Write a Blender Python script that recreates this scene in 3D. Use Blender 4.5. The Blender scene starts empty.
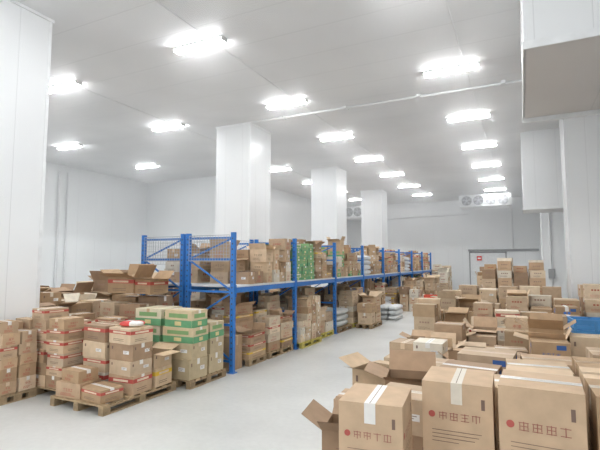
import bpy, math, random
from mathutils import Matrix, Vector
scene = bpy.context.scene
scene.view_settings.view_transform = 'Standard'
R = random.Random(11)
CEIL = 6.3

# ------------------------------------------------------------ materials
def newmat(name):
    m = bpy.data.materials.new(name); m.use_nodes = True
    nt = m.node_tree
    b = nt.nodes['Principled BSDF']
    return m, nt, b
def simple(name, col, rough=0.5, metal=0.0, nscale=8, namt=0.06):
    m, nt, b = newmat(name)
    n = nt.nodes.new('ShaderNodeTexNoise'); n.inputs['Scale'].default_value = nscale; n.inputs['Detail'].default_value = 4
    tc = nt.nodes.new('ShaderNodeTexCoord'); nt.links.new(tc.outputs['Object'], n.inputs['Vector'])
    r = nt.nodes.new('ShaderNodeMapRange'); r.inputs[1].default_value = 0.3; r.inputs[2].default_value = 0.7
    r.inputs[3].default_value = 1-namt; r.inputs[4].default_value = 1+namt
    nt.links.new(n.outputs['Fac'], r.inputs[0])
    mx = nt.nodes.new('ShaderNodeVectorMath'); mx.operation = 'SCALE'; mx.inputs[0].default_value = col[:3]
    nt.links.new(r.outputs[0], mx.inputs['Scale']); nt.links.new(mx.outputs[0], b.inputs['Base Color'])
    b.inputs['Roughness'].default_value = rough; b.inputs['Metallic'].default_value = metal
    return m
def attrmat(name, rough, nscale, namt, bump=0.0):
    m, nt, b = newmat(name)
    a = nt.nodes.new('ShaderNodeAttribute'); a.attribute_name = 'Col'
    n = nt.nodes.new('ShaderNodeTexNoise'); n.inputs['Scale'].default_value = nscale; n.inputs['Detail'].default_value = 5
    tc = nt.nodes.new('ShaderNodeTexCoord'); nt.links.new(tc.outputs['Object'], n.inputs['Vector'])
    r = nt.nodes.new('ShaderNodeMapRange'); r.inputs[1].default_value = 0.3; r.inputs[2].default_value = 0.7
    r.inputs[3].default_value = 1-namt; r.inputs[4].default_value = 1+namt
    nt.links.new(n.outputs['Fac'], r.inputs[0])
    mx = nt.nodes.new('ShaderNodeVectorMath'); mx.operation = 'SCALE'
    nt.links.new(a.outputs['Color'], mx.inputs[0]); nt.links.new(r.outputs[0], mx.inputs['Scale'])
    nt.links.new(mx.outputs[0], b.inputs['Base Color']); b.inputs['Roughness'].default_value = rough
    if bump:
        bp = nt.nodes.new('ShaderNodeBump'); bp.inputs['Strength'].default_value = bump; bp.inputs['Distance'].default_value = 0.01
        nt.links.new(n.outputs['Fac'], bp.inputs['Height']); nt.links.new(bp.outputs[0], b.inputs['Normal'])
    return m
def panelmat(name, col, step, rough, mode='xy', seam=0.012, dark=0.72, metal=0.0, blotch=0.05, spec=.5):
    m, nt, b = newmat(name); N = nt.nodes; L = nt.links
    g = N.new('ShaderNodeNewGeometry'); s = N.new('ShaderNodeSeparateXYZ'); L.new(g.outputs['Position'], s.inputs[0])
    def math_(op, a, bb=None):
        k = N.new('ShaderNodeMath'); k.operation = op
        for i, v in enumerate((a, bb)):
            if v is None: continue
            if isinstance(v, (int, float)): k.inputs[i].default_value = v
            else: L.new(v, k.inputs[i])
        return k.outputs[0]
    if mode == 'xy': c = math_('ADD', s.outputs[0], s.outputs[1])
    elif mode == 'x': c = s.outputs[0]
    else: c = s.outputs[1]
    c = math_('ADD', c, 200.13)
    f = math_('FRACT', math_('DIVIDE', c, step))
    ln = math_('LESS_THAN', f, seam/step)
    n = N.new('ShaderNodeTexNoise'); n.inputs['Scale'].default_value = 0.35; n.inputs['Detail'].default_value = 3
    L.new(g.outputs['Position'], n.inputs['Vector'])
    r = N.new('ShaderNodeMapRange'); r.inputs[1].default_value = .3; r.inputs[2].default_value = .7
    r.inputs[3].default_value = 1-blotch; r.inputs[4].default_value = 1+blotch; L.new(n.outputs['Fac'], r.inputs[0])
    k = math_('SUBTRACT', 1.0, math_('MULTIPLY', ln, 1-dark)); k = math_('MULTIPLY', k, r.outputs[0])
    mx = N.new('ShaderNodeVectorMath'); mx.operation = 'SCALE'; mx.inputs[0].default_value = col
    L.new(k, mx.inputs['Scale']); L.new(mx.outputs[0], b.inputs['Base Color'])
    b.inputs['Roughness'].default_value = rough; b.inputs['Metallic'].default_value = metal
    b.inputs['Specular IOR Level'].default_value = spec
    bp = N.new('ShaderNodeBump'); bp.inputs['Strength'].default_value = 0.3; bp.inputs['Distance'].default_value = 0.003
    L.new(math_('SUBTRACT', 1.0, ln), bp.inputs['Height']); L.new(bp.outputs[0], b.inputs['Normal'])
    return m

M_WALL = panelmat('wall_panel', (.82, .84, .85), 0.96, .32, dark=.84)
M_CEIL = panelmat('ceiling_panel', (.75, .76, .77), 0.96, .6, 'y', seam=.02, dark=.88, blotch=.09, spec=.3)
M_PIL = panelmat('pillar_panel', (.82, .84, .85), 0.62, .27, 'xy', dark=.85)
M_GALV = panelmat('galvanised_sheet', (.62, .60, .58), 1.1, .38, 'x', dark=.8, metal=.1, blotch=.1)
M_CARD = attrmat('cardboard', .75, 9, .09, .15)
M_TAPE = attrmat('packing_tape', .3, 20, .04)
M_WOOD = attrmat('pallet_wood', .8, 14, .2, .3)
M_PLAS = attrmat('plastic', .4, 6, .05)
M_BLUE = simple('rack_blue_paint', (.03, .18, .54), .38)
M_WIRE = simple('wire_zinc', (.45, .47, .5), .45, .5)
M_DECK = simple('deck_steel', (.66, .69, .72), .4, .1)
M_WHT = simple('white_paint', (.80, .82, .83), .4)
M_GREY = simple('grey_paint', (.35, .36, .37), .4)
M_DARK = simple('dark_fan', (.05, .05, .055), .5)
M_PIPE = simple('conduit_pvc', (.72, .73, .74), .35)

m, nt, b = newmat('led_diffuser')
b.inputs['Emission Color'].default_value = (.98, .99, 1, 1); b.inputs['Emission Strength'].default_value = 92
b.inputs['Base Color'].default_value = (.9, .9, .9, 1); M_LED = m

# concrete floor
m, nt, b = newmat('concrete_floor'); N = nt.nodes; L = nt.links
g = N.new('ShaderNodeNewGeometry')
n1 = N.new('ShaderNodeTexNoise'); n1.inputs['Scale'].default_value = .6; n1.inputs['Detail'].default_value = 6
n2 = N.new('ShaderNodeTexNoise'); n2.inputs['Scale'].default_value = 14; n2.inputs['Detail'].default_value = 4
L.new(g.outputs['Position'], n1.inputs['Vector']); L.new(g.outputs['Position'], n2.inputs['Vector'])
cr = N.new('ShaderNodeValToRGB'); cr.color_ramp.elements[0].position = .3; cr.color_ramp.elements[0].color = (.52, .525, .505, 1)
cr.color_ramp.elements[1].position = .7; cr.color_ramp.elements[1].color = (.67, .675, .655, 1)
L.new(n1.outputs['Fac'], cr.inputs[0])
mr = N.new('ShaderNodeMapRange'); mr.inputs[3].default_value = .92; mr.inputs[4].default_value = 1.08; L.new(n2.outputs['Fac'], mr.inputs[0])
mv = N.new('ShaderNodeVectorMath'); mv.operation = 'SCALE'; L.new(cr.outputs[0], mv.inputs[0]); L.new(mr.outputs[0], mv.inputs['Scale'])
L.new(mv.outputs[0], b.inputs['Base Color']); b.inputs['Roughness'].default_value = .36
M_FLOOR = m

# ------------------------------------------------------------ mesh builder
class MB:
    def __init__(s): s.v = []; s.f = []; s.m = []; s.c = []; s.sm = []
    def poly(s, pts, mat=0, col=(.5, .5, .5), smooth=False):
        i = len(s.v); s.v += [tuple(p) for p in pts]; s.f.append(tuple(range(i, i+len(pts)))); s.m.append(mat); s.c.append(col); s.sm.append(smooth)
    def box(s, M, x0, x1, y0, y1, z0, z1, mat=0, col=(.5, .5, .5)):
        P = [M @ Vector(q) for q in ((x0,y0,z0),(x1,y0,z0),(x1,y1,z0),(x0,y1,z0),(x0,y0,z1),(x1,y0,z1),(x1,y1,z1),(x0,y1,z1))]
        i = len(s.v); s.v += [tuple(p) for p in P]
        for f in ((0,3,2,1),(4,5,6,7),(0,1,5,4),(1,2,6,5),(2,3,7,6),(3,0,4,7)):
            s.f.append(tuple(i+k for k in f)); s.m.append(mat); s.c.append(col); s.sm.append(False)
    def bar(s, p, q, r, mat=0, col=(.5, .5, .5), n=4, smooth=False):
        p = Vector(p); q = Vector(q); d = (q-p).normalized()
        u = d.orthogonal().normalized() if abs(d.z) < .99 else Vector((1, 0, 0)); 
        if abs(d.z) < .99: u = d.cross(Vector((0,0,1))).normalized()
        w = d.cross(u)
        i = len(s.v)
        for e in (p, q):
            for k in range(n):
                t = 2*math.pi*(k+.5)/n; s.v.append(tuple(e+u*math.cos(t)*r+w*math.sin(t)*r))
        for k in range(n):
            s.f.append((i+k, i+(k+1) % n, i+n+(k+1) % n, i+n+k)); s.m.append(mat); s.c.append(col); s.sm.append(smooth)
        s.f.append(tuple(i+k for k in range(n))[::-1]); s.m.append(mat); s.c.append(col); s.sm.append(False)
        s.f.append(tuple(i+n+k for k in range(n))); s.m.append(mat); s.c.append(col); s.sm.append(False)
    def make(s, name, mats, origin=None):
        o = Vector(origin) if origin else Vector((0, 0, 0))
        me = bpy.data.meshes.new(name)
        me.from_pydata([tuple(Vector(v)-o) for v in s.v], [], s.f)
        for mt in mats: me.materials.append(mt)
        me.polygons.foreach_set('material_index', s.m); me.polygons.foreach_set('use_smooth', s.sm)
        ca = me.color_attributes.new('Col', 'FLOAT_COLOR', 'CORNER')
        buf = []
        for f, c in zip(s.f, s.c): buf += [c[0], c[1], c[2], 1.0]*len(f)
        ca.data.foreach_set('color', buf); me.update()
        ob = bpy.data.objects.new(name, me); scene.collection.objects.link(ob); ob.location = o
        return ob
I4 = Matrix.Identity(4)
def TR(x, y, z, rz=0, rx=0): return Matrix.Translation((x, y, z)) @ Matrix.Rotation(rz, 4, 'Z') @ Matrix.Rotation(rx, 4, 'X')

# ------------------------------------------------------------ room
def room_box(name, x0, x1, y0, y1, z0, z1, mat):
    mb = MB(); mb.box(I4, x0, x1, y0, y1, z0, z1); return mb.make(name, [mat])
XL, XR, YB, YF, XS, YS = -18.2, 2.6, 33.0, -5.0, -12.9, 18.15
room_box('floor', XL-.2, XR+.2, YF, YB+.2, -.2, 0, M_FLOOR)
room_box('ceiling', XL-.2, XR+.2, YF, YB+.2, CEIL, CEIL+.2, M_CEIL)
room_box('wall_left', XL-.2, XL, YF, YS+.2, 0, CEIL, M_WALL)
room_box('wall_back_left', XL, XS, YS, YS+.2, 0, CEIL, M_WALL)
room_box('wall_side', XS-.2, XS, YS+.2, YB, 0, CEIL, M_WALL)
room_box('wall_back', XS-.2, XR, YB, YB+.2, 0, CEIL, M_WALL)
room_box('wall_right', XR, XR+.2, YF, YB, 0, CEIL, M_WALL)

def pillar(x0, x1, y0, y1):
    mb = MB(); mb.box(I4, x0, x1, y0, y1, 0, CEIL)
    t = .05; q = .006
    for (cx, cy) in ((x0, y0), (x1, y0), (x1, y1), (x0, y1)):
        sx = 1 if cx == x0 else -1; sy = 1 if cy == y0 else -1
        mb.box(I4, min(cx-q*sx, cx+t*sx), max(cx-q*sx, cx+t*sx), min(cy-q*sy, cy), max(cy-q*sy, cy), 0, CEIL, 1)
        mb.box(I4, min(cx-q*sx, cx), max(cx-q*sx, cx), min(cy, cy+t*sy), max(cy, cy+t*sy), 0, CEIL, 1)
    mb.box(I4, x0-.02, x1+.02, y0-.02, y1+.02, 0, .12, 2)
    mb.box(I4, x0-.03, x1+.03, y0-.03, y1+.03, CEIL-.05, CEIL, 1)
    return mb.make('clad_pillar', [M_PIL, M_WHT, M_GREY])
for (y0) in (3.7, 11.5, 18.7, 25.9):
    pillar(-8.62, -7.37, y0, y0+1.26)
pillar(1.15, 2.6, 14.0, 15.3)
pillar(.7, 2.6, 19.0, 20.3)

# near overhead bulkhead: white panel box with bare sheet underside
mb = MB(); x0, x1, y0, y1, z0 = .12, 2.6, 6.1, 9.2, 4.66
mb.box(I4, x0, x1, y0, y1, z0+.03, CEIL, 0)
mb.box(I4, x0+.02, x1, y0+.02, y1-.02, z0, z0+.03, 1)
mb.box(I4, x0-.02, x1, y0-.02, y0, z0-.02, z0+.08, 2)
mb.box(I4, x0-.02, x1, y1, y1+.05, z0-.08, z0+.1, 2)
mb.box(I4, x0-.02, x0, y0, y1, z0-.02, z0+.08, 2)
mb.make('ceiling_bulkhead', [M_PIL, M_GALV, M_WHT])
mb = MB(); mb.box(I4, .1, 2.6, 16.4, 17.6, 3.75, CEIL, 0); mb.box(I4, .08, 2.6, 16.38, 17.62, 3.7, 3.78, 1)
mb.make('hanging_duct', [M_PIL, M_WHT])

# sliding door on back wall
mb = MB()
mb.box(I4, -3.3, 1.0, YB-.14, YB-.02, 2.72, 2.86, 1)
mb.box(I4, -3.25, -.9, YB-.12, YB-.03, .03, 2.7, 0)
for x in (-3.25, -.98): mb.box(I4, x, x+.08, YB-.15, YB-.12, .03, 2.7, 1)
mb.box(I4, -3.25, -.9, YB-.15, YB-.12, 2.6, 2.7, 1); mb.box(I4, -3.25, -.9, YB-.15, YB-.12, .03, .25, 1)
mb.box(I4, -1.3, -1.2, YB-.2, YB-.15, 1.0, 1.3, 2)
mb.box(I4, -.9, 1.0, YB-.06, YB-.02, .0, 2.7, 3)
mb.make('door_1', [M_WHT, M_GREY, M_DARK, M_WALL])
mb = MB(); mb.box(I4, -2.75, -2.45, YB-.19, YB-.17, 2.1, 2.4, 0, (.7, .05, .04)); mb.box(I4, -2.7, -2.5, YB-.195, YB-.19, 2.2, 2.3, 0, (.8, .8, .8))
mb.make('warning_sign', [M_PLAS])

# ------------------------------------------------------------ lights
def led(x, y, n):
    mb = MB(); w = .60
    mb.box(I4, x-w, x+w, y-.09, y+.09, CEIL-.045, CEIL-.004, 0)
    mb.box(I4, x-w+.03, x+w-.03, y-.085, y+.085, CEIL-.085, CEIL-.045, 1)
    for s in (-1, 1): mb.box(I4, x+s*(w-.015)-.015, x+s*(w-.015)+.015, y-.09, y+.09, CEIL-.09, CEIL-.04, 0)
    return mb.make('led_light_fixture', [M_WHT, M_LED], (x, y, CEIL-.05))
LY = {}
for x in (-9.9, -5.55, -1.27):
    LY[x] = []
    for k in range(-2, 7):
        y = 6.8+3.68*k + (.2 if x == -9.9 else 0)
        if x == -1.27: y -= .3
        led(x, y, k); LY[x].append(y)
for y in (3.5, 7.2, 10.95, 14.8): led(-14.9, y, 0)

# conduits running between the fixtures
mb = MB()
for x, ys in LY.items():
    for a, c in zip(ys[:-1], ys[1:]): mb.bar((x+.3, a+.1, CEIL-.02), (x+.3, c-.1, CEIL-.02), .012, 0, n=8)
mb.bar((-7.3, 11.45, CEIL-.035), (2.5, 11.6, CEIL-.035), .03, 0, n=8)
for k in range(5): mb.box(I4, -6.3+2*k, -6.2+2*k, 11.41, 11.63, CEIL-.07, CEIL, 0)
mb.make('ceiling_conduit', [M_PIPE])
mb = MB()
mb.bar((XL+.06, 12.9, .1), (XL+.06, 12.9, CEIL-.3), .05, 0, n=8)
mb.bar((XL+.06, 13.3, .1), (XL+.06, 13.3, CEIL-.3), .035, 0, n=8)
mb.make('wall_drain_pipe', [M_PIPE])
mb = MB(); mb.bar((.95, 18.95, .2), (.95, 18.95, 5.0), .03, 0, n=8); mb.box(I4, .85, 1.05, 18.86, 19.0, 1.4, 1.75, 1)
mb.make('pillar_conduit', [M_PIPE, M_GREY])

# ------------------------------------------------------------ evaporators
def evaporator(cx, cy, cz, w, nf, h=.62, d=.6):
    mb = MB(); M = TR(cx, cy, cz)
    mb.box(M, -w/2, w/2, -d/2, d/2, -h/2, h/2, 0)
    mb.box(M, -w/2-.12, -w/2, -d/2+.03, d/2-.03, -h/2, h/2, 0)
    mb.box(M, w/2, w/2+.12, -d/2+.03, d/2-.03, -h/2, h/2, 0)
    # drip tray
    mb.poly([M@Vector(q) for q in ((-w/2, -d/2-.05, -h/2-.02), (w/2, -d/2-.05, -h/2-.02), (w/2, d/2, -h/2-.12), (-w/2, d/2, -h/2-.12))], 0)
    mb.box(M, -w/2, w/2, -d/2-.05, -d/2-.03, -h/2-.02, -h/2+.05, 0)
    r = h*.43; st = w/nf
    for i in range(nf):
        fx = -w/2+st*(i+.5); y = -d/2
        def ring(r0, r1, ya, yb, mat, n=24):
            for k in range(n):
                a, c = 2*math.pi*k/n, 2*math.pi*(k+1)/n
                mb.poly([M@Vector(q) for q in ((fx+r0*math.cos(a), ya, r0*math.sin(a)), (fx+r1*math.cos(a), yb, r1*math.sin(a)), (fx+r1*math.cos(c), yb, r1*math.sin(c)), (fx+r0*math.cos(c), ya, r0*math.sin(c)))], mat, smooth=True)
        ring(0.0001, r*.95, y-.012, y-.012, 1); ring(r*.93, r, y-.01, y-.09, 0); ring(r, r*1.08, y-.09, y-.01, 0)
        for rr in (.25, .45, .65, .82): ring(r*rr, r*rr+.012, y-.085, y-.085, 2, 18)
        ring(.0001, r*.22, y-.06, y-.06, 2, 12)
        for k in range(8):
            a = math.pi*k/4; mb.bar(M@Vector((fx, y-.085, 0)), M@Vector((fx+r*math.cos(a), y-.085, r*math.sin(a))), .006, 2)
        for k in range(5):
            a = 2*math.pi*k/5; a2 = a+.7
            mb.poly([M@Vector(q) for q in ((fx, y-.03, 0), (fx+r*.85*math.cos(a), y-.02, r*.85*math.sin(a)), (fx+r*.85*math.cos(a2), y-.055, r*.85*math.sin(a2)))], 3)
    for sx in (-w/2+.1, 0, w/2-.1):
        for sy in (-d/2+.08, d/2-.08): mb.bar(M@Vector((sx, sy, h/2)), (cx+sx, cy+sy, CEIL-.001), .015, 2)
    return mb.make('evaporator_unit', [M_WHT, M_DARK, M_WIRE, M_GREY], (cx, cy, cz))
evaporator(-1.9, 29.3, 5.72, 2.7, 4, h=.7)
evaporator(-11.0, 31.5, 5.65, 2.7, 4, h=.8)
mb = MB()
mb.bar((-.5, 29.75, 5.6), (-.5, YB-.05, 5.6), .05, 0, n=8); mb.bar((-.5, YB-.08, 5.6), (-.5, YB-.08, 2.9), .05, 0, n=8); mb.bar((-3.2, YB-.07, 5.3), (-9.2, YB-.07, 5.2), .04, 0, n=8)
mb.make('refrigerant_pipe', [M_PIPE])

# ------------------------------------------------------------ racking
BAY = 2.5; Y0 = 6.93; NB = 8
def rack(xf, xb, seed):
    mb = MB(); H = 2.55
    for i in range(NB+1):
        y = Y0+BAY*i
        for x in (xf, xb):
            mb.box(I4, x-.04, x+.04, y-.035, y+.035, 0, H, 0)
            mb.box(I4, x-.07, x+.07, y-.07, y+.07, 0, .012, 0)
            if i < 4:
                for k in range(24): mb.box(I4, x-.012, x+.012, y-.0365, y-.035, .12+k*.1, .15+k*.1, 2)
        zs = [.2, .85, 1.45, 2.05, 2.45]
        for z in zs: mb.box(I4, xb, xf, y-.018, y+.018, z-.02, z+.02, 0)
        for k in range(4):
            a, c = (xb, xf) if k % 2 else (xf, xb)
            mb.bar((a, y, zs[k]), (c, y, zs[k+1]), .02, 0)
    for i in range(NB):
        ya, yb = Y0+BAY*i+.035, Y0+BAY*(i+1)-.035
        for x in (xf, xb):
            mb.box(I4, x-.025, x+.025, ya, yb, 1.43, 1.53, 0)
            for yy, s in ((ya, 1), (yb, -1)): mb.box(I4, x-.05, x+.05, min(yy, yy+s*.01), max(yy, yy+s*.01), 1.36, 1.58, 0)
        for k in range(5):
            q0 = ya+.02+(yb-ya-.04)/5*k; mb.box(I4, xb-.02, xf+.035, q0, q0+(yb-ya-.04)/5-.01, 1.53, 1.562, 1)
    return mb.make('pallet_rack', [M_BLUE, M_DECK, M_DARK])
rack(-4.78, -5.83, 1); rack(-5.97, -7.0, 2)
# wire mesh guard
mb = MB()
def mesh_panel(p, q, z0, z1, st=.1, r=.003):
    p = Vector(p); q = Vector(q); n = max(1, int((q-p).length/st))
    for k in range(n+1):
        t = p.lerp(q, k/n); mb.bar((t.x, t.y, z0), (t.x, t.y, z1), r)
    m_ = int((z1-z0)/st)
    for k in range(m_+1):
        z = z0+(z1-z0)*k/m_; mb.bar((p.x, p.y, z), (q.x, q.y, z), r if 0 < k < m_ else r*2)
for i in range(NB): mesh_panel((-5.9, Y0+BAY*i+.05, 0), (-5.9, Y0+BAY*(i+1)-.05, 0), 1.95, 2.5)
mesh_panel((-6.94, Y0-.05, 0), (-6.02, Y0-.05, 0), 2.02, 2.5, .06, .004); mesh_panel((-5.78, Y0-.05, 0), (-4.84, Y0-.05, 0), 2.02, 2.5, .06, .004)
mesh_panel((-7.05, Y0+.05, 0), (-7.05, Y0+BAY*2, 0), 1.95, 2.5, .08)
mb.make('wire_mesh_guard', [M_WIRE])

# ------------------------------------------------------------ cartons
KR = [(.52, .36, .23), (.43, .29, .17), (.58, .43, .28), (.36, .24, .15), (.62, .47, .32), (.50, .37, .25), (.68, .56, .41), (.47, .33, .2), (.74, .68, .57), (.57, .44, .30)]
RED = (.45, .06, .05); DK = (.20, .13, .10); GRN = (.03, .22, .08); BLU = (.05, .13, .38)
def shade(c, f): return tuple(min(1, x*f) for x in c)
def glyph(rect, u, v, s, col, rng):
    # pseudo character built of strokes
    rect(u-s*.45, u+s*.45, v+s*.30, v+s*.38, col); rect(u-s*.05, u+s*.05, v-s*.45, v+s*.45, col)
    if rng.random() < .6: rect(u-s*.45, u+s*.45, v-s*.42, v-s*.34, col)
    if rng.random() < .6: rect(u-s*.4, u-s*.32, v-s*.3, v+s*.3, col); rect(u+s*.32, u+s*.4, v-s*.3, v+s*.3, col)
    if rng.random() < .6: rect(u-s*.35, u+s*.35, v-s*.04, v+s*.04, col)
def carton(mb, M, w, d, h, col, style, opened, rng, detail=1):
    x, y = w/2, d/2
    F = lambda pts, mat=0, c=col: mb.poly([M@Vector(p) for p in pts], mat, c)
    F([(-x,-y,0),(-x,y,0),(x,y,0),(x,-y,0)])
    F([(-x,-y,0),(x,-y,0),(x,-y,h),(-x,-y,h)]); F([(x,-y,0),(x,y,0),(x,y,h),(x,-y,h)])
    F([(x,y,0),(-x,y,0),(-x,y,h),(x,y,h)]); F([(-x,y,0),(-x,-y,0),(-x,-y,h),(-x,y,h)])
    e = .0015
    if not opened:
        F([(-x,-y,h),(x,-y,h),(x,y,h),(-x,y,h)], 0, shade(col, 1.04))
        tc = rng.choice([(.66,.52,.36), (.70,.63,.52), (.55,.38,.22), (.80,.78,.74), (.80,.78,.74)])
        t = min(.03, d*.1)
        if w >= d:
            F([(-x,-t,h+e),(x,-t,h+e),(x,t,h+e),(-x,t,h+e)], 1, tc)
            for s in (-1, 1):
                F([(s*(x+e),-t,h+e),(s*(x+e),t,h+e),(s*(x+e),t,h*.72),(s*(x+e),-t,h*.72)], 1, tc)
            if detail > 1: F([(-x,-.002,h+2*e),(x,-.002,h+2*e),(x,.002,h+2*e),(-x,.002,h+2*e)], 0, shade(col, .45))
        else:
            F([(-t,-y,h+e),(t,-y,h+e),(t,y,h+e),(-t,y,h+e)], 1, tc)
            for s in (-1, 1):
                F([(-t,s*(y+e),h+e),(t,s*(y+e),h+e),(t,s*(y+e),h*.72),(-t,s*(y+e),h*.72)], 1, tc)
            if detail > 1: F([(-.002,-y,h+2*e),(.002,-y,h+2*e),(.002,y,h+2*e),(-.002,y,h+2*e)], 0, shade(col, .45))
    else:
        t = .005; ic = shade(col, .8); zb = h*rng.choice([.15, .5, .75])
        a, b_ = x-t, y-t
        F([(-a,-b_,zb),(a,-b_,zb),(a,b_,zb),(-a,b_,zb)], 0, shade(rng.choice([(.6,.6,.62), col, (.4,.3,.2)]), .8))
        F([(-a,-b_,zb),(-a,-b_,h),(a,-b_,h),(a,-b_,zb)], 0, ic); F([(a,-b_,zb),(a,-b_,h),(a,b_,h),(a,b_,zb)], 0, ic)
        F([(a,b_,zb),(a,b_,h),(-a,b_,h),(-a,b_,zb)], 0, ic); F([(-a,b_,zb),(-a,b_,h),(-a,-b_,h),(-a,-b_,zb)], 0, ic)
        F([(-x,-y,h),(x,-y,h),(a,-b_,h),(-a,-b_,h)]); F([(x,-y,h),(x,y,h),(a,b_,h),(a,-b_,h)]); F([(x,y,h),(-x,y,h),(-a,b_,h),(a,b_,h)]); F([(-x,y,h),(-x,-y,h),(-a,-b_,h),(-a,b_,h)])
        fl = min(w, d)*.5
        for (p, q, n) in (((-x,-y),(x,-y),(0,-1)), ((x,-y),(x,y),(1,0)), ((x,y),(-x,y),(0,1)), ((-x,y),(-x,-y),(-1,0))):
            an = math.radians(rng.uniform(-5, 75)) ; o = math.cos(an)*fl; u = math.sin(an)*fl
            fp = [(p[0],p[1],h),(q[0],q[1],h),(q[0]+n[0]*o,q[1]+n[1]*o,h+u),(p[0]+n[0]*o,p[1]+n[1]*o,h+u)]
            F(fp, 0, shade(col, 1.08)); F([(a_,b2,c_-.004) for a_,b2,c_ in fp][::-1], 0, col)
    if style == 0: return
    for (O, U, n, ln) in (((0,-y),(1,0),(0,-1),w), ((x,0),(0,1),(1,0),d), ((0,y),(-1,0),(0,1),w), ((-x,0),(0,-1),(-1,0),d)):
        def rect(u0, u1, v0, v1, c, k=1):
            ee = e*k*1.2
            F([(O[0]+U[0]*u0+n[0]*ee, O[1]+U[1]*u0+n[1]*ee, v0), (O[0]+U[0]*u1+n[0]*ee, O[1]+U[1]*u1+n[1]*ee, v0), (O[0]+U[0]*u1+n[0]*ee, O[1]+U[1]*u1+n[1]*ee, v1), (O[0]+U[0]*u0+n[0]*ee, O[1]+U[1]*u0+n[1]*ee, v1)], 0, c)
        long = ln >= max(w, d)-.001
        ink = {1: RED, 2: DK, 3: GRN, 4: RED, 5: BLU, 6: DK, 7: RED, 8: (.75, .5, .05)}[style]
        if style in (1, 2, 5):
            n_ = 4 if long else 2; s = min(h*.2, ln/(n_+1)*.55)
            for k in range(n_):
                u = (k-(n_-1)/2)*s*1.15
                if detail > 1: glyph(rect, u, h*.52, s, ink, rng)
                else: rect(u-s*.4, u+s*.4, h*.62-s*.35, h*.62+s*.35, shade(ink, 1.7) if style != 1 else (.40,.12,.07))
            for k in range(3): rect(-ln*.3, ln*rng.uniform(0, .3), h*(.14+.07*k), h*(.15+.07*k)+.002, ink)
            if style == 5: rect(ln*.15, ln*.4, h*.72, h*.9, BLU)
        elif style == 3:   # green / cream box
            rect(-ln/2, ln/2, 0, h*.42, (.14,.36,.18)); rect(-ln*.35, ln*.35, h*.55, h*.8, (.22,.38,.16)); rect(-ln*.12, ln*.12, h*.1, h*.34, (.7,.6,.3), 2)
        elif style in (4, 8):   # coloured band
            rect(-ln/2, ln/2, h*.62, h*.84, (.50,.09,.07) if style == 4 else ink); rect(-ln*.3, ln*.3, h*.67, h*.79, (.75,.6,.45), 2)
            for k in range(2): rect(-ln*.3, ln*.2, h*(.18+.1*k), h*(.21+.1*k), DK)
        elif style == 6:   # label
            rect(ln*.1, ln*.34, h*.4, h*.6, (.76,.76,.75)); rect(ln*.13, ln*.29, h*.53, h*.55, DK, 2); rect(ln*.13, ln*.24, h*.46, h*.48, DK, 2)
            rect(-ln*.4, -ln*.34, h*.65, h*.82, DK)
        elif style == 7:   # small round logo + text
            if detail > 1:
                r = h*.045; cu, cv = -ln*.36, h*.56
                F([(O[0]+U[0]*(cu+r*math.cos(t))+n[0]*e, O[1]+U[1]*(cu+r*math.cos(t))+n[1]*e, cv+r*math.sin(t)) for t in [2*math.pi*k/16 for k in range(16)]], 0, (.45, .1, .08))
            s = h*.12
            for k in range(4):
                if detail > 1: glyph(rect, -ln*.2+k*s*1.2, h*.55, s, (.36, .15, .11), rng)
                else: rect(-ln*.3+k*s*1.2, -ln*.3+k*s*1.2+s*.8, h*.4, h*.55, RED)
            for k in range(4): rect(-ln*.36, ln*rng.uniform(.0, .35), h*(.2+.05*k), h*(.208+.05*k), DK)
            rect(ln*.34, ln*.39, h*.68, h*.82, DK)
def pallet(x0, x1, y0, y1, z=0, col=(.42, .3, .18)):
    mb = MB(); nb = 7; W = x1-x0; D = y1-y0
    for k in range(nb):
        q = y0+(D-.1)*k/(nb-1); mb.box(I4, x0, x1, q, q+.1, z+.11, z+.13, 0, shade(col, R.uniform(.85, 1.15)))
    for k in range(3):
        q = x0+(W-.09)*k/2
        mb.box(I4, q, q+.09, y0, y1, z+.09, z+.11, 0, col)
        for j in range(3):
            yy = y0+(D-.12)*j/2; mb.box(I4, q, q+.09, yy, yy+.12, z+.02, z+.09, 0, shade(col, .85))
        mb.box(I4, q, q+.09, y0, y1, z, z+.02, 0, col)
    return mb.make('wooden_pallet', [M_WOOD], ((x0+x1)/2, (y0+y1)/2, z))
PZ = .131
def pile(x0, x1, y0, y1, z0, hmin, hmax, bw, bd, bh, styles=(1, 2, 0), op=.1, cols=None, seed=None, detail=1, name='cardboard_box_stack', pal=None, uniform=False, jit=.06):
    rng = random.Random(seed if seed is not None else R.random()); cols = cols or KR
    if pal:
        pallet(x0, x1, y0, y1, z0, pal); z0 += PZ
    nx = max(1, round((x1-x0)/bw)); ny = max(1, round((y1-y0)/bd)); cw = (x1-x0)/nx; cd = (y1-y0)/ny
    mb = MB(); c0 = rng.choice(cols); s0 = rng.choice(styles)
    for i in range(nx):
        for j in range(ny):
            H = rng.uniform(hmin, hmax); z = z0; top = False
            while not top:
                hh = bh*rng.uniform(.8, 1.15) if not uniform else bh
                top = z+hh*1.5 > z0+H
                c = shade(c0 if uniform or rng.random() < .35 else rng.choice(cols), rng.uniform(.86, 1.12))
                st = s0 if uniform or rng.random() < .35 else rng.choice(styles)
                w = cw*rng.uniform(.82, .965); d = cd*rng.uniform(.82, .965)
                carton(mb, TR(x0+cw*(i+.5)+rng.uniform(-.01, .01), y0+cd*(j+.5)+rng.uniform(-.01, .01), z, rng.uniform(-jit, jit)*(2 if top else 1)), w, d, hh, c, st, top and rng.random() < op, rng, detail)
                z += hh+.001
    return mb.make(name, [M_CARD, M_TAPE], ((x0+x1)/2, (y0+y1)/2, z0))
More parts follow.
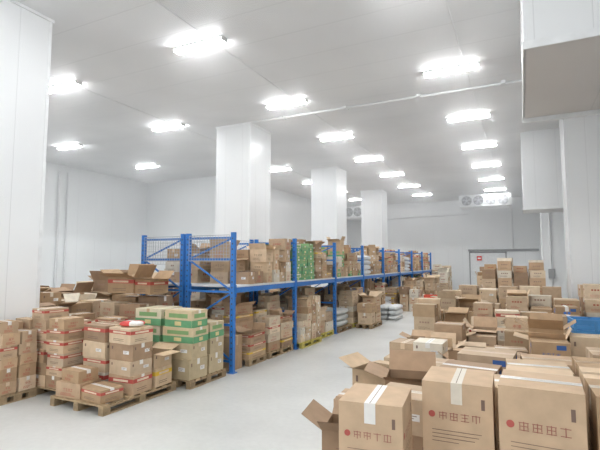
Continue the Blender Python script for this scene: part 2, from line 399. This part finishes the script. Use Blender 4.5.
def box1(x, y, z, w, d, h, rz=0, style=7, opened=False, col=None, seed=None, detail=2):
    rng = random.Random(seed if seed is not None else R.random()); mb = MB()
    carton(mb, TR(x, y, z, rz), w, d, h, col or shade(rng.choice(KR[:6]), rng.uniform(.95, 1.1)), style, opened, rng, detail)
    return mb.make('cardboard_box', [M_CARD, M_TAPE], (x, y, z))
def column(x, y, w, d, hs, rz=0, styles=(7,), top_open=False, z=0, col=None):
    for k, h in enumerate(hs):
        box1(x+R.uniform(-.01, .01), y+R.uniform(-.01, .01), z, w, d, h, rz+R.uniform(-.03, .03), R.choice(styles), top_open and k == len(hs)-1, col); z += h+.001
    return z
def sack(mb, cx, cy, z, W, D, Hh, c, rz=0):
    nu, nv = 16, 8; g = []; ca, sa = math.cos(rz), math.sin(rz)
    pw = lambda v, e_: math.copysign(abs(v)**e_, v)
    for iv in range(nv+1):
        ph = -math.pi/2+math.pi*iv/nv; row = []
        for iu in range(nu):
            th = 2*math.pi*iu/nu; a = W*pw(math.cos(th), .5)*pw(math.cos(ph), .5); b_ = D*pw(math.sin(th), .5)*pw(math.cos(ph), .5)
            row.append(Vector((cx+a*ca-b_*sa, cy+a*sa+b_*ca, z+Hh+Hh*pw(math.sin(ph), .8))))
        g.append(row)
    for iv in range(nv):
        for iu in range(nu): mb.poly([g[iv][iu], g[iv][(iu+1) % nu], g[iv+1][(iu+1) % nu], g[iv+1][iu]], 0, c(iu, iv) if callable(c) else c, True)
def sackpile(x0, x1, y0, y1, z0, n, col, seed):
    rng = random.Random(seed); mb = MB(); z = z0
    for k in range(n):
        for s in (-1, 1):
            sack(mb, (x0+x1)/2+s*(x1-x0)*.245, (y0+y1)/2+rng.uniform(-.02, .02), z, (x1-x0)*.255, (y1-y0)*.48, .085, shade(col, rng.uniform(.9, 1.1)))
        z += .165
    return mb.make('sack_pile', [M_PLAS], ((x0+x1)/2, (y0+y1)/2, z0))
def crate(x, y, z, w, d, h, col, rz=0):
    mb = MB(); M = TR(x, y, z, rz); t = .015
    mb.box(M, -w/2, w/2, -d/2, d/2, 0, t, 0, col)
    for k in range(3):
        a = h*(.02+k*.33); b2 = a+h*.24
        mb.box(M, -w/2, w/2, -d/2, -d/2+t, a, b2, 0, col); mb.box(M, -w/2, w/2, d/2-t, d/2, a, b2, 0, col)
        mb.box(M, -w/2, -w/2+t, -d/2, d/2, a, b2, 0, col); mb.box(M, w/2-t, w/2, -d/2, d/2, a, b2, 0, col)
    for sx in (-1, 0, 1):
        for sy in (-1, 1): mb.box(M, sx*(w/2-.02)-.02, sx*(w/2-.02)+.02, sy*(d/2-.005)-.01, sy*(d/2-.005)+.01, 0, h, 0, shade(col, .9))
    mb.box(M, -w/2-.01, w/2+.01, -d/2-.01, -d/2+t, h*.92, h, 0, col); mb.box(M, -w/2-.01, w/2+.01, d/2-t, d/2+.01, h*.92, h, 0, col)
    mb.box(M, -w/2-.01, -w/2+t, -d/2, d/2, h*.92, h, 0, col); mb.box(M, w/2-t, w/2+.01, -d/2, d/2, h*.92, h, 0, col)
    return mb.make('plastic_crate', [M_PLAS], (x, y, z))
WD = (.36, .26, .15); YW = (.55, .47, .12)
LC = [(.50,.35,.22), (.44,.30,.18), (.56,.41,.27), (.62,.48,.34)]
# ---- left foreground pallets
pile(-7.28, -6.1, 4.5, 5.75, 0, .85, 1.12, .42, .42, .17, (1, 1, 4), 0, LC, 3, 2, pal=WD, jit=.08)
pile(-7.3, -6.6, 3.92, 4.47, 0, .85, 1.05, .35, .28, .17, (1, 1, 4), 0, LC, 6, 2, pal=WD, jit=.08)
pile(-6.0, -4.95, 4.75, 5.6, PZ, .5, 1.0, .5, .42, .24, (1, 4, 6, 8), .1, None, 5, 2, jit=.07)
pallet(-6.0, -4.95, 4.27, 5.65, 0, WD)
box1(-5.72, 4.5, PZ, .46, .36, .2, .06, 1, False, None, 2); box1(-5.25, 4.5, PZ, .46, .34, .17, -.12, 4, False, None, 4)
box1(-5.7, 4.5, PZ+.202, .4, .3, .16, -.1, 1, False, None, 8)
pile(-7.1, -6.05, 5.9, 6.8, 0, 1.05, 1.25, .52, .45, .3, (1, 2, 4), 0, None, 8, 2, pal=WD)
box1(-6.75, 6.35, 1.42, .6, .5, .3, .1, 4, True, None, 21); box1(-6.2, 6.35, 1.42, .42, .42, .26, -.1, 4, True, None, 22)
pile(-5.98, -5.42, 5.75, 6.35, 0, 1.1, 1.15, .56, .6, .27, (3,), .0, [(.66,.6,.44)], 9, 2, pal=WD, uniform=True)
pile(-5.38, -4.75, 5.75, 6.7, 0, .85, 1.0, .63, .47, .3, (3, 6), .3, [(.58,.47,.3)], 12, 2, pal=WD)
column(-5.05, 6.95+.25, .4, .35, [.62], 0, (0,))
pile(-9.3, -7.5, 5.3, 6.6, 0, 1.0, 1.3, .5, .45, .3, (1, 2, 6), .3, None, 14)
pile(-10.5, -7.4, 7.0, 8.6, 0, 1.1, 1.6, .6, .5, .33, (1, 2, 6), .35, None, 15)
pile(-12.5, -9.6, 5.2, 6.6, 0, .9, 1.4, .6, .5, .33, (1, 2, 6), .35, None, 16)
pile(-9.0, -7.3, 9.2, 10.8, 0, 1.2, 1.6, .55, .5, .33, (1, 2, 6), .35, None, 17)

# ---- goods in racks
bayS = [(1, 4, 8), (1, 2, 6), (2, 6, 5), (0, 2, 4), (1, 6, 8), (2, 5, 4), (4, 1), (0, 1, 3)]
for i in range(NB):
    ya, yb = Y0+BAY*i+.1, Y0+BAY*(i+1)-.1; md = (ya+yb)/2
    for hf, (a, c) in enumerate(((ya if i else ya+.45, md-.04), (md+.04, yb))):
        k = R.random()
        if k < .2 and i > 0:
            pallet(-5.72, -4.7, a, c, 0, WD); sackpile(-5.68, -4.74, a+.02, c-.02, PZ, R.choice([3, 4, 5, 6]), R.choice([(.62,.64,.62), (.36,.44,.34), (.6,.62,.64)]), i)
        else:
            pile(-5.72, -4.68+R.uniform(-.1, .06), a, c, 0, .45, 1.2, R.choice([.34, .5]), R.choice([.3, .38, .5]), R.choice([.17, .22, .3]), bayS[i], .25, None, None, 2 if i < 2 else 1, pal=YW if i in (1, 2) else WD)
        pile(-6.9, -6.05, a, c, 0, .8, 1.2, .45, .5, .28, (1, 2, 6), .1)
        if (i, hf) == (1, 0):
            pile(-5.76, -4.8, a, c, 1.563, .75, .95, .48, .36, .17, (3,), .1, [(.25,.40,.2), (.62,.6,.42), (.2,.36,.2)], 4, 1)
        elif (i, hf) in ((3, 0), (5, 1)):
            sackpile(-5.7, -4.8, a, c, 1.563, 4, (.66, .68, .7), i)
        else:
            pile(-5.76, -4.8, a, c, 1.563, .2, 1.0, R.choice([.32, .48]), R.choice([.3, .36, .5]), R.choice([.17, .24, .3]), bayS[(i*3+1) % 8], .4, None, None, 2 if i < 2 else 1)
        pile(-6.95, -6.05, a, c, 1.563, .35, .8, .45, .5, .25, (1, 2, 6), .25)
# goods spilling at aisle side, further down
pile(-4.6, -4.1, 13.2, 14.3, 0, .3, .8, .5, .5, .3, (1, 2), .3, pal=WD)
sackpile(-4.6, -3.9, 15.4, 16.5, 0, 3, (.64,.66,.66), 77)
pile(-4.6, -3.8, 18.5, 20.2, 0, .6, 1.1, .5, .5, .3, (1, 2), .3)
pile(-4.6, -3.7, 21.5, 23.6, 0, .8, 1.3, .5, .5, .3, (2, 6), .3)
pile(-5.6, -3.9, 27.4, 29.2, 0, 1.0, 1.7, .5, .5, .3, (1, 2), .3)
pile(-8.5, -5.9, 28.5, 31.0, 0, 1.2, 1.9, .5, .5, .33, (1, 2), .3)
pile(-5.4, -4.2, 30.0, 31.4, 0, .8, 1.3, .5, .5, .33, (2, 0), .3)
pile(-12.5, -9.4, 19, 30, 0, .8, 1.8, .9, .9, .36, (1, 2), .2)
crate(-3.3, 19.0, 0, .8, .5, .35, (.8, .16, .03)); crate(-2.4, 19.1, 0, .7, .5, .35, (.8, .16, .03), .1); crate(-3.3, 19.0, .36, .7, .5, .3, (.75, .1, .05), .1)
crate(-3.4, 24.5, 0, .8, .5, .4, (.04, .12, .45))

# ---- right side, far
pile(-1.15, .6, 15.0, 16.2, 0, 1.6, 1.85, .44, .4, .27, (1, 2), .1, None, 31, pal=WD)
pile(-1.9, -1.2, 15.1, 16.2, 0, .7, 1.1, .5, .5, .3, (1, 2), .3, None, 32)
pile(-1.6, .3, 18.5, 20.0, 0, 1.2, 1.7, .5, .5, .3, (1, 2), .2, None, 34)
pile(-1.8, -.3, 22.0, 24.0, 0, 1.2, 1.8, .5, .5, .3, (1, 2), .2, None, 35)
pile(-1.6, .9, 13.1, 13.9, 0, .9, 1.3, .46, .42, .3, (2, 6, 0), .2, None, 36, pal=WD)
pile(-1.9, -.5, 11.4, 12.6, 0, .7, 1.15, .46, .42, .28, (2, 6, 0), .5, None, 37)
pile(-.4, 1.1, 11.4, 12.6, 0, .8, 1.1, .5, .42, .28, (2, 1, 0), .1, None, 38, pal=WD)
pile(1.2, 2.3, 11.6, 13.0, 0, 1.0, 1.4, .5, .42, .3, (2, 1), .1, None, 39)
pile(-2.1, -1.1, 9.5, 10.8, 0, .75, 1.1, .5, .43, .3, (2, 6, 0), .5, None, 40)
pile(-1.0, .4, 9.5, 10.8, 0, .7, 1.0, .46, .43, .28, (2, 6, 1, 4), .3, None, 41)
pile(.5, 1.8, 9.4, 10.9, 0, .7, 1.05, .46, .43, .28, (2, 6, 1, 5), .2, None, 42)
pile(-1.8, -.4, 7.6, 8.8, 0, .6, .95, .46, .42, .26, (2, 6, 0), .4, None, 43, 2)
pile(-.3, .45, 7.7, 8.8, 0, .85, 1.1, .42, .42, .28, (2, 6, 1), .2, None, 44, 2)
pile(.5, 1.5, 8.0, 8.9, 0, .8, .85, .5, .42, .28, (2, 6, 1), .0, None, 48, 2)
crate(.95, 8.4, .9, .6, .45, .22, (.08, .3, .62), .1)
pile(-1.75, -.5, 6.0, 7.3, 0, .6, .9, .42, .42, .26, (2, 6, 0), .4, None, 45, 2)
pile(-.4, .9, 6.1, 7.3, 0, .8, 1.1, .45, .42, .28, (2, 6, 5), .2, None, 46, 2)
pile(1.6, 2.4, 6.2, 8.4, 0, .8, 1.1, .45, .42, .28, (2, 6, 5), .3, None, 47, 2)

# ---- right foreground, individual cartons
BC = (.56, .40, .26)
column(-.78, 2.56, .34, .38, [.44, .44, .37], .12, (7,), col=BC)
column(-.36, 2.94, .38, .40, [.45, .45, .41], .06, (7,), col=shade(BC, 1.04))
column(.06, 2.90, .40, .40, [.45, .45, .44], -.04, (2, 7), col=BC)
column(.51, 2.97, .42, .4, [.45, .43, .44], .0, (2, 7))
column(-1.28, 3.6, .44, .4, [.38, .30], .2, (2, 6), True)
column(-.80, 3.45, .40, .38, [.4, .4, .24], -.05, (7, 6))
column(-.35, 3.46, .40, .38, [.44, .4, .34], .03, (6, 2))
column(.08, 3.44, .40, .38, [.44, .44, .38], .0, (2,))
column(.54, 3.5, .42, .38, [.44, .44, .4], .0, (6,))
column(1.0, 3.5, .42, .38, [.44, .44, .4], .0, (6,))
column(-1.45, 4.3, .44, .4, [.4, .30], .1, (6, 0), False)
column(-.95, 4.25, .44, .4, [.4, .4, .16], .15, (6, 0), True)
column(-.42, 4.1, .44, .42, [.44, .44, .24], -.1, (2, 5))
column(.07, 4.1, .44, .42, [.44, .44, .3], .05, (2, 1))
column(.58, 4.2, .46, .42, [.44, .44, .34], .05, (2, 1))
column(1.1, 4.2, .46, .42, [.44, .44, .34], .05, (2, 1))
column(-1.5, 5.1, .48, .42, [.4, .4], -.2, (0, 6), True)
column(-.9, 4.95, .44, .42, [.4, .4, .15], .1, (0, 6), False)
column(-.35, 4.95, .5, .42, [.4, .4, .3], -.06, (5, 6), False)
column(.2, 4.95, .46, .42, [.44, .44, .2], .05, (2, 1), False)
column(.75, 5.0, .46, .42, [.44, .44, .3], .05, (2, 1))
column(1.3, 5.0, .46, .42, [.44, .44, .3], .05, (2, 1))
# red and white bag lying on the left pile
bx, by = -5.22, 4.98
bpy.context.view_layer.update()
hit = scene.ray_cast(bpy.context.evaluated_depsgraph_get(), Vector((bx, by, 2.5)), Vector((0, 0, -1)))
bz = hit[1].z+.002 if hit[0] else .9
mb = MB(); sack(mb, bx, by, bz, .17, .12, .04, lambda iu, iv: (.6, .06, .05) if iu % 8 < 4 else (.75, .74, .72), .4)
mb.make('snack_bag', [M_PLAS], (bx, by, bz))

# ------------------------------------------------------------ cold-room mist hanging below the ceiling
m = bpy.data.materials.new('mist'); m.use_nodes = True; nt = m.node_tree
nt.nodes.remove(nt.nodes['Principled BSDF'])
vs = nt.nodes.new('ShaderNodeVolumeScatter'); vs.inputs['Density'].default_value = .022; vs.inputs['Anisotropy'].default_value = .55
vs.inputs['Color'].default_value = (.98, .99, 1, 1)
nt.links.new(vs.outputs[0], nt.nodes['Material Output'].inputs['Volume'])
mb = MB(); mb.box(I4, XL+.02, XR-.02, YF+.1, YB-.02, 2.9, CEIL-.002); mb.make('cold_mist', [m])

# ------------------------------------------------------------ world / camera
w = bpy.data.worlds.new('World'); scene.world = w; w.use_nodes = True
w.node_tree.nodes['Background'].inputs[0].default_value = (.96, .98, 1, 1); w.node_tree.nodes['Background'].inputs[1].default_value = 1.45
cam = bpy.data.cameras.new('camera'); cam.lens = 27; cam.sensor_width = 36; cam.clip_end = 200
co = bpy.data.objects.new('camera', cam); scene.collection.objects.link(co)
co.location = (0, 0, 2.0); co.rotation_euler = (math.radians(94.7), 0, math.radians(26.2)); scene.camera = co
